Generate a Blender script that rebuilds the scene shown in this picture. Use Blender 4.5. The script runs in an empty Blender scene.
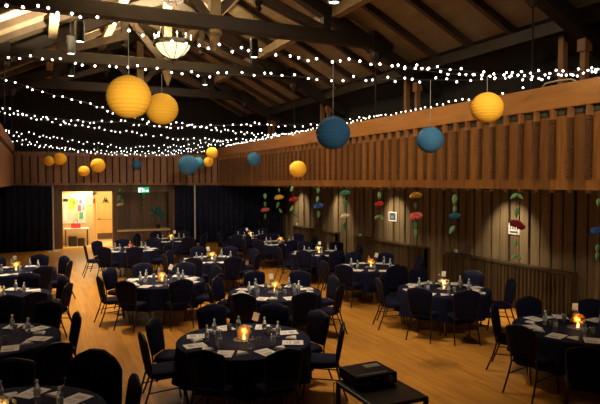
import bpy, bmesh, math, random
from mathutils import Vector, Matrix
random.seed(7)
PI = math.pi
SC = bpy.context.scene
COL = SC.collection

# ---------------------------------------------------------------- camera
F = 570.0; EYE = 2.9
YAW = math.radians(24.67); PITCH = math.atan(20.3/570.0)
cam_d = bpy.data.cameras.new('camera'); cam = bpy.data.objects.new('camera', cam_d); COL.objects.link(cam)
cam_d.sensor_width = 36.0; cam_d.lens = 36.0*F/600.0; cam_d.clip_end = 200
cam.location = (0, 0, EYE); cam.rotation_euler = (PI/2-PITCH, 0, -YAW)
SC.camera = cam
CM = cam.rotation_euler.to_matrix()
def ray(px, py): return CM @ Vector(((px-300)/F, (202-py)/F, -1.0))
def on_z(px, py, z):
    d = ray(px, py); t = (z-EYE)/d.z; return Vector((d.x*t, d.y*t, z))
def on_x(px, py, X):
    d = ray(px, py); t = X/d.x; return Vector((X, d.y*t, EYE+d.z*t))
def on_y(px, py, Y):
    d = ray(px, py); t = Y/d.y; return Vector((d.x*t, Y, EYE+d.z*t))
def at_d(px, py, D): return Vector((0, 0, EYE)) + ray(px, py)*D
FW = Vector((math.sin(YAW), math.cos(YAW), 0)); RT = Vector((math.cos(YAW), -math.sin(YAW), 0))
def px_of(p):
    q = CM.transposed() @ (Vector(p)-Vector((0, 0, EYE))); return 300+F*q.x/-q.z

# ---------------------------------------------------------------- world, exposure, big lights
w = bpy.data.worlds.new('world'); SC.world = w; w.use_nodes = True
w.node_tree.nodes['Background'].inputs[0].default_value = (1.0, 0.8, 0.6, 1)
w.node_tree.nodes['Background'].inputs[1].default_value = 0.012
SC.view_settings.view_transform = 'Standard'; SC.view_settings.look = 'None'
SC.view_settings.exposure = 0.12; SC.view_settings.gamma = 1.0
SC.view_settings.use_curve_mapping = False
SC.cycles.use_denoising = True
SC.cycles.max_bounces = 6; SC.cycles.transparent_max_bounces = 8
SC.cycles.sample_clamp_indirect = 4.0
def lamp(name, kind, loc, energy, color, target=None, **kw):
    d = bpy.data.lights.new(name, kind); d.energy = energy; d.color = color
    for k, v in kw.items(): setattr(d, k, v)
    o = bpy.data.objects.new(name, d); COL.objects.link(o); o.location = loc
    if target is not None:
        o.rotation_euler = (Vector(target)-Vector(loc)).to_track_quat('-Z', 'Y').to_euler()
    return o
WARM = (1.0, 0.70, 0.40)
# stage wash lamps high behind the viewer
lamp('stage_spot', 'SPOT', (3.0, -.5, 5.9), 1450, (1.0, .78, .50), (8.0, 8.9, 2.9), spot_size=.72, spot_blend=1.0, shadow_soft_size=.2)
lamp('stage_spot', 'SPOT', (2.6, -.5, 5.9), 2300, (1.0, .78, .50), (8.1, 16.5, 2.7), spot_size=.46, spot_blend=1.0, shadow_soft_size=.2)
lamp('stage_spot', 'SPOT', (3.0, -.5, 4.6), 800, (1.0, .82, .60), (4.0, 10.0, 2.7), spot_size=.52, spot_blend=1.0, shadow_soft_size=.2)
lamp('stage_spot', 'SPOT', (.3, -1.0, 3.8), 2900, (1.0, .80, .54), (1.9, 8.0, 3.45), spot_size=.44, spot_blend=1.0, shadow_soft_size=.2)

# ---------------------------------------------------------------- materials
MATS = {}
def mat(name, col, rough=.6, metal=0, spec=None, em=None, es=0, trans=0, alpha=1):
    if name in MATS: return MATS[name]
    m = bpy.data.materials.new(name); m.use_nodes = True
    b = m.node_tree.nodes['Principled BSDF']
    b.inputs['Base Color'].default_value = (*col, 1); b.inputs['Roughness'].default_value = rough
    b.inputs['Metallic'].default_value = metal
    if spec is not None: b.inputs['Specular IOR Level'].default_value = spec
    if em: b.inputs['Emission Color'].default_value = (*em, 1); b.inputs['Emission Strength'].default_value = es
    b.inputs['Transmission Weight'].default_value = trans; b.inputs['Alpha'].default_value = alpha
    MATS[name] = m; return m
def nodes(m): return m.node_tree.nodes, m.node_tree.links
def wood(name, c1, c2, scale=(14, 14, 1.2), rough=.5, axis=None, bw=.3, var=.35, bump=.0):
    """grain by stretched noise; axis/bw: per-board tone change along that axis"""
    m = mat(name, c1, rough); N, L = nodes(m); b = N['Principled BSDF']
    tc = N.new('ShaderNodeTexCoord'); mp = N.new('ShaderNodeMapping'); mp.inputs['Scale'].default_value = scale
    no = N.new('ShaderNodeTexNoise'); no.inputs['Scale'].default_value = 1.0; no.inputs['Detail'].default_value = 4
    L.new(tc.outputs['Object'], mp.inputs[0]); L.new(mp.outputs[0], no.inputs['Vector'])
    r = N.new('ShaderNodeValToRGB'); r.color_ramp.elements[0].position = .3; r.color_ramp.elements[1].position = .72
    r.color_ramp.elements[0].color = (*c2, 1); r.color_ramp.elements[1].color = (*c1, 1)
    L.new(no.outputs['Fac'], r.inputs[0]); out = r.outputs[0]
    if axis is not None:
        s = N.new('ShaderNodeSeparateXYZ'); L.new(tc.outputs['Object'], s.inputs[0])
        d = N.new('ShaderNodeMath'); d.operation = 'DIVIDE'; d.inputs[1].default_value = bw; L.new(s.outputs[axis], d.inputs[0])
        f = N.new('ShaderNodeMath'); f.operation = 'FLOOR'; L.new(d.outputs[0], f.inputs[0])
        wn = N.new('ShaderNodeTexWhiteNoise'); wn.noise_dimensions = '1D'; L.new(f.outputs[0], wn.inputs['W'])
        mr = N.new('ShaderNodeMapRange'); mr.inputs['To Min'].default_value = 1-var; mr.inputs['To Max'].default_value = 1+var*.4
        L.new(wn.outputs['Value'], mr.inputs['Value'])
        mx = N.new('ShaderNodeVectorMath'); mx.operation = 'SCALE'; L.new(out, mx.inputs[0]); L.new(mr.outputs[0], mx.inputs['Scale'])
        out = mx.outputs[0]
    L.new(out, b.inputs['Base Color']); return m
def floor_mat():
    m = mat('floor_planks', (.5, .25, .07), .30); N, L = nodes(m); b = N['Principled BSDF']
    tc = N.new('ShaderNodeTexCoord'); mp = N.new('ShaderNodeMapping'); mp.inputs['Rotation'].default_value = (0, 0, PI/2)
    L.new(tc.outputs['Object'], mp.inputs[0])
    br = N.new('ShaderNodeTexBrick'); br.offset = .37; br.inputs['Scale'].default_value = 1.0
    br.inputs['Brick Width'].default_value = 1.6; br.inputs['Row Height'].default_value = .085
    br.inputs['Mortar Size'].default_value = .002; br.inputs['Mortar Smooth'].default_value = .2; br.inputs['Bias'].default_value = -.1
    br.inputs['Color1'].default_value = (.70, .335, .065, 1); br.inputs['Color2'].default_value = (.54, .235, .042, 1); br.inputs['Mortar'].default_value = (.34, .15, .035, 1)
    L.new(mp.outputs[0], br.inputs['Vector'])
    m2 = N.new('ShaderNodeMapping'); m2.inputs['Scale'].default_value = (9, 1.1, 1); L.new(tc.outputs['Object'], m2.inputs[0])
    no = N.new('ShaderNodeTexNoise'); no.inputs['Scale'].default_value = 1.3; no.inputs['Detail'].default_value = 5; L.new(m2.outputs[0], no.inputs['Vector'])
    mr = N.new('ShaderNodeMapRange'); mr.inputs['To Min'].default_value = .6; mr.inputs['To Max'].default_value = 1.35; L.new(no.outputs['Fac'], mr.inputs['Value'])
    mx = N.new('ShaderNodeVectorMath'); mx.operation = 'SCALE'; L.new(br.outputs['Color'], mx.inputs[0]); L.new(mr.outputs[0], mx.inputs['Scale'])
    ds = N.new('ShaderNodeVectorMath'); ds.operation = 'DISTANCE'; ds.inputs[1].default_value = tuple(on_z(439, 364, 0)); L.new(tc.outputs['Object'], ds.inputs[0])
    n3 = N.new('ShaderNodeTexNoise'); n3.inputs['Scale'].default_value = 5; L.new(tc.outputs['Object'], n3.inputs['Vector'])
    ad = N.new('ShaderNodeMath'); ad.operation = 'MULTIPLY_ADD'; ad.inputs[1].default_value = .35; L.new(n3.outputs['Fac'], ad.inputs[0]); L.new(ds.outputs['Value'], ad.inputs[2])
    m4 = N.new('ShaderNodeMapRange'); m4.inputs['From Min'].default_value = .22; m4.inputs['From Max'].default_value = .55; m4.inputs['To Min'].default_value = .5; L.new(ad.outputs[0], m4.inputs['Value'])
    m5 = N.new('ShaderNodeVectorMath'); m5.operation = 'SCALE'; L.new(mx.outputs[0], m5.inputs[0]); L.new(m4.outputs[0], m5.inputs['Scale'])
    L.new(m5.outputs[0], b.inputs['Base Color']); return m
def fabric(name, c, c2, sc=60):
    m = mat(name, c, .9, spec=.12); N, L = nodes(m); b = N['Principled BSDF']
    tc = N.new('ShaderNodeTexCoord'); no = N.new('ShaderNodeTexNoise'); no.inputs['Scale'].default_value = sc; no.inputs['Detail'].default_value = 2
    L.new(tc.outputs['Object'], no.inputs['Vector'])
    r = N.new('ShaderNodeValToRGB'); r.color_ramp.elements[0].color = (*c2, 1); r.color_ramp.elements[1].color = (*c, 1)
    r.color_ramp.elements[0].position = .35; r.color_ramp.elements[1].position = .65
    L.new(no.outputs['Fac'], r.inputs[0]); L.new(r.outputs[0], b.inputs['Base Color']); return m

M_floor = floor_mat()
M_hallfloor = mat('hall_floor', (.80, .60, .28), .35)
M_slat = wood('balcony_boards', (.40, .170, .036), (.20, .080, .017), (22, 22, 1.5), .45, 1, .35, .35)
M_slatb = wood('back_balcony_boards', (.36, .17, .075), (.22, .10, .045), (22, 22, 1.5), .5, 0, .3, .3)
M_rail = wood('rail_beam', (.58, .265, .065), (.42, .18, .04), (6, 1, 9), .4)
M_post = wood('carved_post', (.16, .07, .025), (.08, .035, .012), (20, 20, 30), .5)
M_postcap = wood('post_cap', (.42, .18, .06), (.26, .11, .03), (20, 20, 8), .5)
M_green = mat('grey_green_glass_strip', (.10, .12, .09), .4)
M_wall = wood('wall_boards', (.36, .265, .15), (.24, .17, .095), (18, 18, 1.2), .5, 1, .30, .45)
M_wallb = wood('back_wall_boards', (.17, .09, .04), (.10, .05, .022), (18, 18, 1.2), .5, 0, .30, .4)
M_wain = wood('wainscot_boards', (.11, .07, .035), (.06, .04, .02), (18, 18, 1.2), .5, 1, .12, .4)
M_darkwood = wood('dark_beam', (.026, .015, .009), (.013, .008, .004), (4, 4, 4), .6)
M_roofboard = wood('roof_boards', (.34, .27, .16), (.22, .165, .09), (3, 1.2, 3), .7)
M_rafter = wood('rafter_wood', (.075, .046, .026), (.04, .025, .014), (3, 3, 3), .6)
M_purlin = wood('purlin_wood', (.40, .30, .17), (.26, .19, .10), (3, 3, 3), .6)
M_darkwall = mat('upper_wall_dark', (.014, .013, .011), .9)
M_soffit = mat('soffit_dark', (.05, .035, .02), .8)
M_gap = mat('dark_gap', (.03, .018, .01), .8)
M_gpost = wood('gallery_post_wood', (.28, .13, .05), (.18, .08, .03), (9, 9, 2), .5)
M_curtain = fabric('black_curtain', (.015, .018, .045), (.007, .009, .022), 8)
M_cloth = fabric('navy_tablecloth', (.009, .012, .046), (.006, .008, .030), 25)
M_seat = fabric('navy_upholstery', (.008, .010, .042), (.005, .006, .024), 90)
M_frame = mat('bronze_black_frame', (.035, .026, .018), .35, .6)
M_coat = fabric('black_coat', (.006, .006, .008), (.003, .003, .004), 14)
M_ltable = mat('plywood_table', (.25, .17, .09), .5)
M_steel = mat('steel', (.45, .45, .45), .35, 1)
M_chrome = mat('grey_pole', (.62, .60, .55), .45, .3)
M_paper = mat('paper', (.93, .91, .92), .7)
M_print = mat('paper_print', (.60, .50, .52), .7)
M_pink = mat('pink_card', (.75, .42, .36), .7)
M_plastic = mat('bottle_plastic', (.86, .90, .96), .08, trans=.86, spec=.9)
M_glass = mat('drinking_glass', (.85, .88, .92), .05, trans=.85)
M_label = mat('bottle_label', (.35, .42, .55), .4)
M_cap = mat('white_cap', (.78, .78, .8), .4)
M_jar = mat('amber_jar', (1.0, .55, .18), .1, trans=.6, em=(1, .42, .08), es=.08)
M_jarc = mat('clear_jar', (.95, .9, .75), .1, trans=.75)
M_flame = mat('flame', (1, .6, .2), .5, em=(1, .50, .14), es=4)
M_yfl = mat('yellow_petals', (.85, .58, .16), .6)
M_ofl = mat('orange_petals', (.80, .30, .05), .6)
M_pfl = mat('pale_petals', (.85, .72, .50), .6)
M_rfl = mat('dark_red_petals', (.25, .03, .03), .6)
M_black = mat('black_plastic', (.010, .010, .011), .35)
M_silver = mat('silver_trim', (.6, .6, .62), .4, .1)
M_bulb = mat('warm_white_bulb', (1, .9, .8), .3, em=(1, .86, .80), es=9)
M_wire = mat('dark_wire', (.03, .025, .02), .6)
M_lens = mat('lamp_lens', (1, 1, .95), .3, em=(1, .92, .78), es=9)
M_bowl = mat('chandelier_glass', (1, .9, .6), .4, em=(1, .80, .42), es=1.5)
def paper_lantern(name, c):
    m = mat(name, c, .75, spec=.2); b = m.node_tree.nodes['Principled BSDF']
    b.inputs['Subsurface Weight'].default_value = .0
    return m
M_ylan = paper_lantern('yellow_paper', (1.0, .54, .05)); M_blan = paper_lantern('blue_paper', (.035, .14, .30)); M_blan2 = paper_lantern('light_blue_paper', (.03, .17, .30))

# ---------------------------------------------------------------- mesh helpers
class MB:
    def __init__(s): s.v = []; s.f = []
    def add(s, vs, fs):
        n = len(s.v); s.v += [tuple(p) for p in vs]; s.f += [tuple(i+n for i in f) for f in fs]; return s
    def box(s, x0, x1, y0, y1, z0, z1):
        vs = [(x, y, z) for z in (z0, z1) for y in (y0, y1) for x in (x0, x1)]
        return s.add(vs, [(0, 2, 3, 1), (4, 5, 7, 6), (0, 1, 5, 4), (2, 6, 7, 3), (0, 4, 6, 2), (1, 3, 7, 5)])
    def bar(s, a, b, w, h, up=(0, 0, 1)):
        a = Vector(a); b = Vector(b); d = (b-a).normalized(); u = Vector(up)
        if abs(d.dot(u)) > .98: u = Vector((0, 1, 0))
        sx = d.cross(u).normalized(); sz = sx.cross(d)
        vs = []
        for p in (a, b):
            for i, j in ((-1, -1), (1, -1), (1, 1), (-1, 1)): vs.append(p+sx*(i*w/2)+sz*(j*h/2))
        return s.add(vs, [(0, 1, 2, 3), (7, 6, 5, 4), (0, 4, 5, 1), (1, 5, 6, 2), (2, 6, 7, 3), (3, 7, 4, 0)])
    def tube(s, pts, r, n=8):
        pts = [Vector(p) for p in pts]; rings = []
        prev = None
        for i, p in enumerate(pts):
            d = (pts[min(i+1, len(pts)-1)]-pts[max(i-1, 0)]).normalized()
            if prev is None:
                u = Vector((0, 0, 1)) if abs(d.z) < .9 else Vector((0, 1, 0)); prev = d.cross(u).normalized()
            sx = (prev-d*prev.dot(d)).normalized(); prev = sx; sy = d.cross(sx)
            rr = r[i] if isinstance(r, (list, tuple)) else r
            rings.append([p+(sx*math.cos(2*PI*k/n)+sy*math.sin(2*PI*k/n))*rr for k in range(n)])
        vs = [q for g in rings for q in g]; fs = []
        for i in range(len(pts)-1):
            for k in range(n): fs.append((i*n+k, i*n+(k+1) % n, (i+1)*n+(k+1) % n, (i+1)*n+k))
        fs.append(tuple(range(n-1, -1, -1))); fs.append(tuple((len(pts)-1)*n+k for k in range(n)))
        return s.add(vs, fs)
    def lathe(s, prof, c=(0, 0, 0), n=16, mod=None):
        vs = []; fs = []
        for i, (r, z) in enumerate(prof):
            for k in range(n):
                a = 2*PI*k/n; rr = r*(mod(a, i) if mod else 1); vs.append((c[0]+rr*math.cos(a), c[1]+rr*math.sin(a), c[2]+z))
        for i in range(len(prof)-1):
            for k in range(n): fs.append((i*n+k, i*n+(k+1) % n, (i+1)*n+(k+1) % n, (i+1)*n+k))
        closed = prof[0] == prof[-1]
        if prof[0][0] > 1e-4 and not closed: fs.append(tuple(range(n-1, -1, -1)))
        if prof[-1][0] > 1e-4 and not closed: fs.append(tuple((len(prof)-1)*n+k for k in range(n)))
        return s.add(vs, fs)
    def mesh(s, name, m, smooth=False, bevel=0):
        me = bpy.data.meshes.new(name); me.from_pydata(s.v, [], s.f); me.update()
        if m: me.materials.append(m)
        bm = bmesh.new(); bm.from_mesh(me); bmesh.ops.remove_doubles(bm, verts=bm.verts, dist=1e-5)
        if bevel: bmesh.ops.bevel(bm, geom=bm.edges[:], offset=bevel, segments=2, profile=.5, affect='EDGES')
        bmesh.ops.recalc_face_normals(bm, faces=bm.faces); bm.to_mesh(me); bm.free()
        if smooth:
            for p in me.polygons: p.use_smooth = True
        return me
    def build(s, name, m, parent=None, smooth=False, bevel=0, loc=None):
        return link(name, s.mesh(name, m, smooth, bevel), parent, loc)
def link(name, me, parent=None, loc=None):
    o = bpy.data.objects.new(name, me); COL.objects.link(o)
    if parent is not None: o.parent = parent
    if loc is not None: o.location = loc
    return o
def tag(o, label=None, cat=None, group=None, kind=None):
    if label: o['label'] = label
    if cat: o['category'] = cat
    if group: o['group'] = group
    if kind: o['kind'] = kind
    return o
def empty(name, loc=(0, 0, 0), rz=0):
    o = bpy.data.objects.new(name, None); COL.objects.link(o); o.location = loc; o.rotation_euler = (0, 0, rz); o.empty_display_size = .1
    return o
def copy_tree(o, parent=None):
    c = o.copy(); COL.objects.link(c); c.parent = parent
    for ch in KIDS.get(o.name, []): copy_tree(ch, c)
    return c
KIDS = {}
def remember(o):
    for x in list(bpy.data.objects):
        pass
    def rec(p):
        KIDS[p.name] = [c for c in bpy.data.objects if c.parent == p]
        for c in KIDS[p.name]: rec(c)
    rec(o); return o
def struct(name, mb, m, parent=None, **kw):
    o = mb.build(name, m, parent, **kw); o['kind'] = 'structure'; return o
ORD = ['first', 'second', 'third', 'fourth', 'fifth', 'sixth', 'seventh', 'eighth', 'ninth', 'tenth', 'eleventh', 'twelfth']

# ================================================================ STRUCTURE
XL, XR, XWL, XWR, YB = -.90, 7.9, -3.1, 10.1, 26.7
Z_BB, Z_BT = 2.745, 4.51
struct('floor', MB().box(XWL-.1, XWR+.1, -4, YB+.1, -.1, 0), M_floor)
struct('floor_hall', MB().box(.6, 5.0, YB+.1, 30.2, -.1, 0), M_hallfloor)

def board_wall_x(X, sgn, y0, y1, z0, z1, bw, gap, th, solid=True):
    """vertical boards on a plane x=X, faces towards sgn"""
    mb = MB()
    if solid: mb.box(min(X, X-sgn*.12), max(X, X-sgn*.12), y0, y1, z0, z1)
    n = int((y1-y0)/bw)
    for i in range(n):
        a = y0+i*bw; t = th*(1 if i % 2 else .55)
        mb.box(min(X, X+sgn*t), max(X, X+sgn*t), a+gap/2, a+bw-gap/2, z0, z1)
    return mb
struct('wall_right', MB().box(XWR, XWR+.12, -4, YB+.1, 0, 6.2), M_gap)
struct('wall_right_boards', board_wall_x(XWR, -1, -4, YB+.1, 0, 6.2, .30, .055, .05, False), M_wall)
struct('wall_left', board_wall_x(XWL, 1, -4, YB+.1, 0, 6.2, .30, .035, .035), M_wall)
# lower wall blocks along the right wall
def wx(px): return on_x(px, 260, XWR).y
for nm, (a, b, slat) in {'trim_1': (298, 341, 0), 'trim_2': (362, 431, 0)}.items():
    y1, y0 = wx(a), wx(b); mb = board_wall_x(XWR-.24, -1, y0, y1, 0, 1.0, .24, .02, .02)
    mb.box(XWR-.30, XWR-.04, y0, y1, 1.0, 1.04); mb.box(XWR-.26, XWR-.04, y0, y0+.04, 0, 1.0)
    struct(nm, mb, M_wain)
rc = empty('radiator_cover', (XWR-.26, wx(580), 0)); L_ = wx(454)-wx(580)
tag(rc, 'long dark slatted wooden radiator cover along the board wall', 'radiator cover')
mb = MB().box(-.02, .2, 0, L_, .98, 1.03).box(-.0, .2, 0, .05, 0, .98).box(0, .2, L_-.05, L_, 0, .98); mb.build('frame', M_wain, rc)
mb = MB(); n = int(L_/.11)
for i in range(n): mb.box(-.015, .02, .06+i*.11, .06+i*.11+.06, .06, .95)
mb.box(.021, .05, .05, L_-.05, .0, .97); mb.build('slat_panel', M_wain, rc)

# balconies (side galleries)
def gallery(X, sgn, y0, y1, xin, label_dir):
    """X front plane; sgn = direction from front to the wall"""
    a = struct('balcony_floor_'+label_dir, MB().box(min(X+sgn*.05, xin), max(X+sgn*.05, xin), y0, y1, Z_BB+.02, Z_BB+.16), M_darkwood)
    root = empty('balcony_front_'+label_dir); root['kind'] = 'structure'
    mb = MB(); sp = .35; n = int((y1-y0)/sp)
    for i in range(n):
        yy = y0+i*sp; mb.box(min(X, X+sgn*.05), max(X, X+sgn*.05), yy+.05, yy+sp-.03, Z_BB+.02, Z_BT-.52)
    mb.box(min(X+sgn*.051, X+sgn*.08), max(X+sgn*.051, X+sgn*.08), y0, y1, Z_BB+.02, Z_BT-.50)
    mb.build('board_panel', M_slat, root)
    MB().box(min(X-sgn*.02, X+sgn*.05), max(X-sgn*.02, X+sgn*.05), y0, y1, Z_BB+.02, Z_BB+.20).build('bottom_board', M_slat, root)
    MB().box(min(X+sgn*.03, X+sgn*.07), max(X+sgn*.03, X+sgn*.07), y0, y1, Z_BT-.50, Z_BT-.38).build('glass_strip', M_green, root)
    MB().box(min(X-sgn*.07, X+sgn*.12), max(X-sgn*.07, X+sgn*.12), y0, y1, Z_BT-.40, Z_BT).build('rail_beam', M_rail, root, bevel=.015)
    pm = MB(); z = Z_BB+.2
    while z < Z_BT-.62:
        ww = random.choice([.03, .034, .024]); pm.box(-ww, ww, -ww, ww, z, z+.045); pm.box(-.014, .014, -.018, .018, z+.045, z+.062); z += .062
    pmesh = pm.mesh('carved_post', M_post)
    cap = MB().box(-.036, .036, -.036, .036, z, Z_BT-.40).box(-.04, .04, -.04, .04, z-.0, z+.03).mesh('post_block', M_postcap)
    nub = MB().box(-.03, .03, -.028, .028, Z_BB-.03, Z_BB+.02).mesh('post_foot', M_post)
    for i in range(n+1):
        yy = y0+i*sp+.01
        if yy < 3: continue
        o = link('carved_post', pmesh, root, (X-sgn*.03, yy, 0))
        link('post_block', cap, o); link('post_foot', nub, o)
    return root
gallery(XR, 1, 1.0, YB-.25, XWR-.05, 'right')
# left gallery: plain-built (edge-on in the photograph)
mb = MB(); y = 12.0
struct('balcony_floor_left', MB().box(XWL+.05, XL-.05, -3, YB-.25, Z_BB+.02, Z_BB+.16), M_darkwood)
lg = empty('balcony_front_left'); lg['kind'] = 'structure'
mb = MB()
for i in range(int((YB-.25+3)/.35)): mb.box(XL-.05, XL, -3+i*.35+.05, -3+i*.35+.32, Z_BB+.02, Z_BT-.52)
mb.box(XL-.08, XL-.051, -3, YB-.25, Z_BB, Z_BT-.5); mb.build('board_panel', M_slatb, lg)
MB().box(XL-.12, XL+.03, -3, YB-.25, Z_BT-.40, Z_BT-.08).build('rail_beam', M_gpost, lg)
# back gallery front
bf = empty('balcony_front_back'); bf['kind'] = 'structure'
mb = MB()
for i in range(int((XR-XL)/.3)+1):
    x0 = XL+i*.3
    mb.box(x0+.04, min(x0+.275, XR), YB-.28, YB-.22, Z_BB+.02, 4.02)
mb.build('board_panel', M_slatb, bf)
mb = MB().box(XL, XR, YB-.22, YB-.18, Z_BB, 4.02)
for i in range(int((XR-XL)/.3)+1): mb.box(XL+i*.3-.02, XL+i*.3+.02, YB-.30, YB-.22, Z_BB-.03, 4.02)
mb.build('post_panel', M_gap, bf)
MB().box(XL, XR, YB-.34, YB-.16, 4.0, 4.14).build('rail_beam', M_slatb, bf)
MB().box(XL, XR, YB-.32, YB-.16, Z_BB-.0, Z_BB+.10).build('bottom_board', M_slatb, bf)
struct('balcony_floor_back', MB().box(XWL, XWR, YB-.18, YB+.1, Z_BB-.02, Z_BB+.14), M_darkwood)

# back wall with doorway (X .95-3.05) and alcove (3.15-5.5)
OX0, OX1, OZ = .92, 3.03, 2.47
AX0, AX1, AZ0, AZ1 = 3.22, 5.52, .70, 2.40
mb = MB()
def bseg(x0, x1, z0, z1):
    mb.box(x0, x1, YB, YB+.12, z0, z1)
    n = max(1, int(round((x1-x0)/.3))); s = (x1-x0)/n
    for i in range(n): mb.box(x0+i*s+.015, x0+(i+1)*s-.015, YB-.03, YB, z0, z1)
ZW = 4.2
bseg(XWL, OX0, 0, ZW); bseg(OX0, OX1, OZ, ZW); bseg(OX1, AX0, 0, ZW)
bseg(AX0, AX1, AZ1, ZW); bseg(AX0, AX1, 0, AZ0); bseg(AX1, XWR, 0, ZW)
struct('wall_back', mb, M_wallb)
mb = MB().box(OX0-.10, OX0+.02, YB-.06, YB+.14, 0, OZ+.06).box(OX1-.02, OX1+.08, YB-.06, YB+.14, 0, OZ+.06).box(OX0-.1, OX1+.08, YB-.06, YB+.14, OZ, OZ+.1)
struct('trim_3', mb, M_wallb)
# alcove
mb = MB().box(AX0, AX1, YB+.55, YB+.62, AZ0-.05, AZ1+.05).box(AX0-.05, AX0, YB+.12, YB+.6, AZ0, AZ1).box(AX1, AX1+.05, YB+.12, YB+.6, AZ0, AZ1).box(AX0, AX1, YB+.12, YB+.6, AZ1, AZ1+.05).box(AX0, AX1, YB+.12, YB+.6, AZ0-.05, AZ0)
for k in range(1, 8): mb.box(AX0, AX1, YB+.54, YB+.55, AZ0+k*.21, AZ0+k*.21+.19)
mb.box(AX0+1.12, AX0+1.20, YB+.46, YB+.55, AZ0, AZ1)
struct('wall_alcove', mb, M_wallb)
# hallway shell
M_hallwall = mat('hall_wall', (.74, .50, .22), .7); M_tan = mat('hall_post', (.80, .52, .20), .6)
struct('wall_hall_left', MB().box(.80, .88, YB+.12, 30.2, 0, 2.75), M_hallwall)
struct('wall_hall_notice', MB().box(.9, 2.30, 27.95, 28.05, 0, 2.75), M_hallwall)
struct('wall_hall_back', MB().box(.9, 2.62, 30.1, 30.2, 0, 2.75).box(3.48, 5.0, 30.1, 30.2, 0, 2.75).box(2.62, 3.48, 30.1, 30.2, 2.35, 2.75), M_hallwall)
struct('wall_hall_right', MB().box(4.9, 5.0, YB+.62, 30.2, 0, 2.75), M_hallwall)
struct('ceiling_hall', MB().box(.8, 5.0, YB+.12, 30.2, 2.75, 2.85), M_hallwall)
M_door = wood('door_oak', (.78, .47, .15), (.66, .38, .11), (8, 8, .8), .45)
dr = empty('door_1', (3.05, 30.1, 0)); dr['kind'] = 'structure'
MB().box(-.40, .40, -.03, .02, .02, 2.30).build('leaf', M_door, dr)
MB().box(-.46, -.40, -.05, .04, 0, 2.36).box(.40, .46, -.05, .04, 0, 2.36).box(-.46, .46, -.05, .04, 2.30, 2.36).build('door_frame', M_tan, dr)
MB().box(-.39, .39, -.04, -.031, .04, .32).build('kick_plate', mat('kick_brown', (.10, .06, .03), .5), dr)
MB().box(-.40, .40, -.034, -.0305, 1.0, 1.02).build('panel_line', mat('kick_brown', (.1, .06, .03)), dr)
MB().tube([(-.33, -.04, 1.05), (-.33, -.09, 1.05), (-.22, -.09, 1.05)], .012).build('handle', M_black, dr)

# roof
RX = 3.55; SL = .5
def h_roof(x): return EYE+3.75+SL*(min(XR, 1e9)-RX) - SL*abs(x-RX)   # boards
def h_raft(x): return EYE+3.45+SL*(XR-RX)-SL*abs(x-RX)               # truss rafter centre line
mb = MB()
for s in (-1, 1):
    xe = RX+s*(9.05-RX)
    vs = [(RX, -4, h_roof(RX)), (xe, -4, h_roof(xe)), (xe, YB+.1, h_roof(xe)), (RX, YB+.1, h_roof(RX))]
    mb.add(vs+[(x, y, z+.06) for x, y, z in vs], [(0, 1, 2, 3), (7, 6, 5, 4), (0, 4, 5, 1), (1, 5, 6, 2), (2, 6, 7, 3), (3, 7, 4, 0)])
struct('ceiling', mb, M_roofboard)
mb = MB()
for s in (-1, 1):
    xa = RX+s*(9.05-RX); xb = XWR+.1 if s > 0 else XWL-.1
    vs = [(xa, -4, h_roof(xa)), (xb, -4, h_roof(xb)-.2), (xb, YB+.1, h_roof(xb)-.2), (xa, YB+.1, h_roof(xa))]
    mb.add(vs+[(x, y, z+.06) for x, y, z in vs], [(0, 1, 2, 3), (7, 6, 5, 4), (0, 4, 5, 1), (1, 5, 6, 2), (2, 6, 7, 3), (3, 7, 4, 0)])
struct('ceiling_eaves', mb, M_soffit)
mb = MB().box(XWL-.1, XWR+.1, YB+.0, YB+.1, 4.2, 9.2)
for i in range(30): mb.box(XWL+i*.45, XWL+i*.45+.05, YB-.04, YB, 4.3, 8.6)
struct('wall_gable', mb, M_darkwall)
# upper inner wall face of the galleries (dark)
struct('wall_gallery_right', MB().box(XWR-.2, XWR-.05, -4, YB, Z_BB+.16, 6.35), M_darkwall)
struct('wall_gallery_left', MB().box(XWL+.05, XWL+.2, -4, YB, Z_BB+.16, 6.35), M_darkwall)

# purlins and common rafters
for i, X in enumerate([9.05, 6.67, 4.9]):
    for s in (1, -1):
        x = RX+s*(X-RX)
        o = struct('purlin', MB().box(x-.11, x+.11, -3.9, YB-.02, h_roof(x)-.36, h_roof(x)-.12), M_purlin if i else M_darkwood)
struct('ridge_beam', MB().box(RX-.12, RX+.12, -3.9, YB-.02, h_roof(RX)-.34, h_roof(RX)-.04), M_darkwood)
y = 5.2; k = 0
cm_ = {}
while y < YB-.3:
    for s in (-1, 1):
        xe = RX+s*(9.05-RX)
        if s not in cm_:
            cm_[s] = MB().bar((RX, 0, h_roof(RX)-.08), (xe, 0, h_roof(xe)-.08), .12, .17).mesh('common_rafter', M_rafter)
        o = link('common_rafter', cm_[s], None, (0, y, 0)); o['kind'] = 'structure'
    y += 1.275

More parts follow.
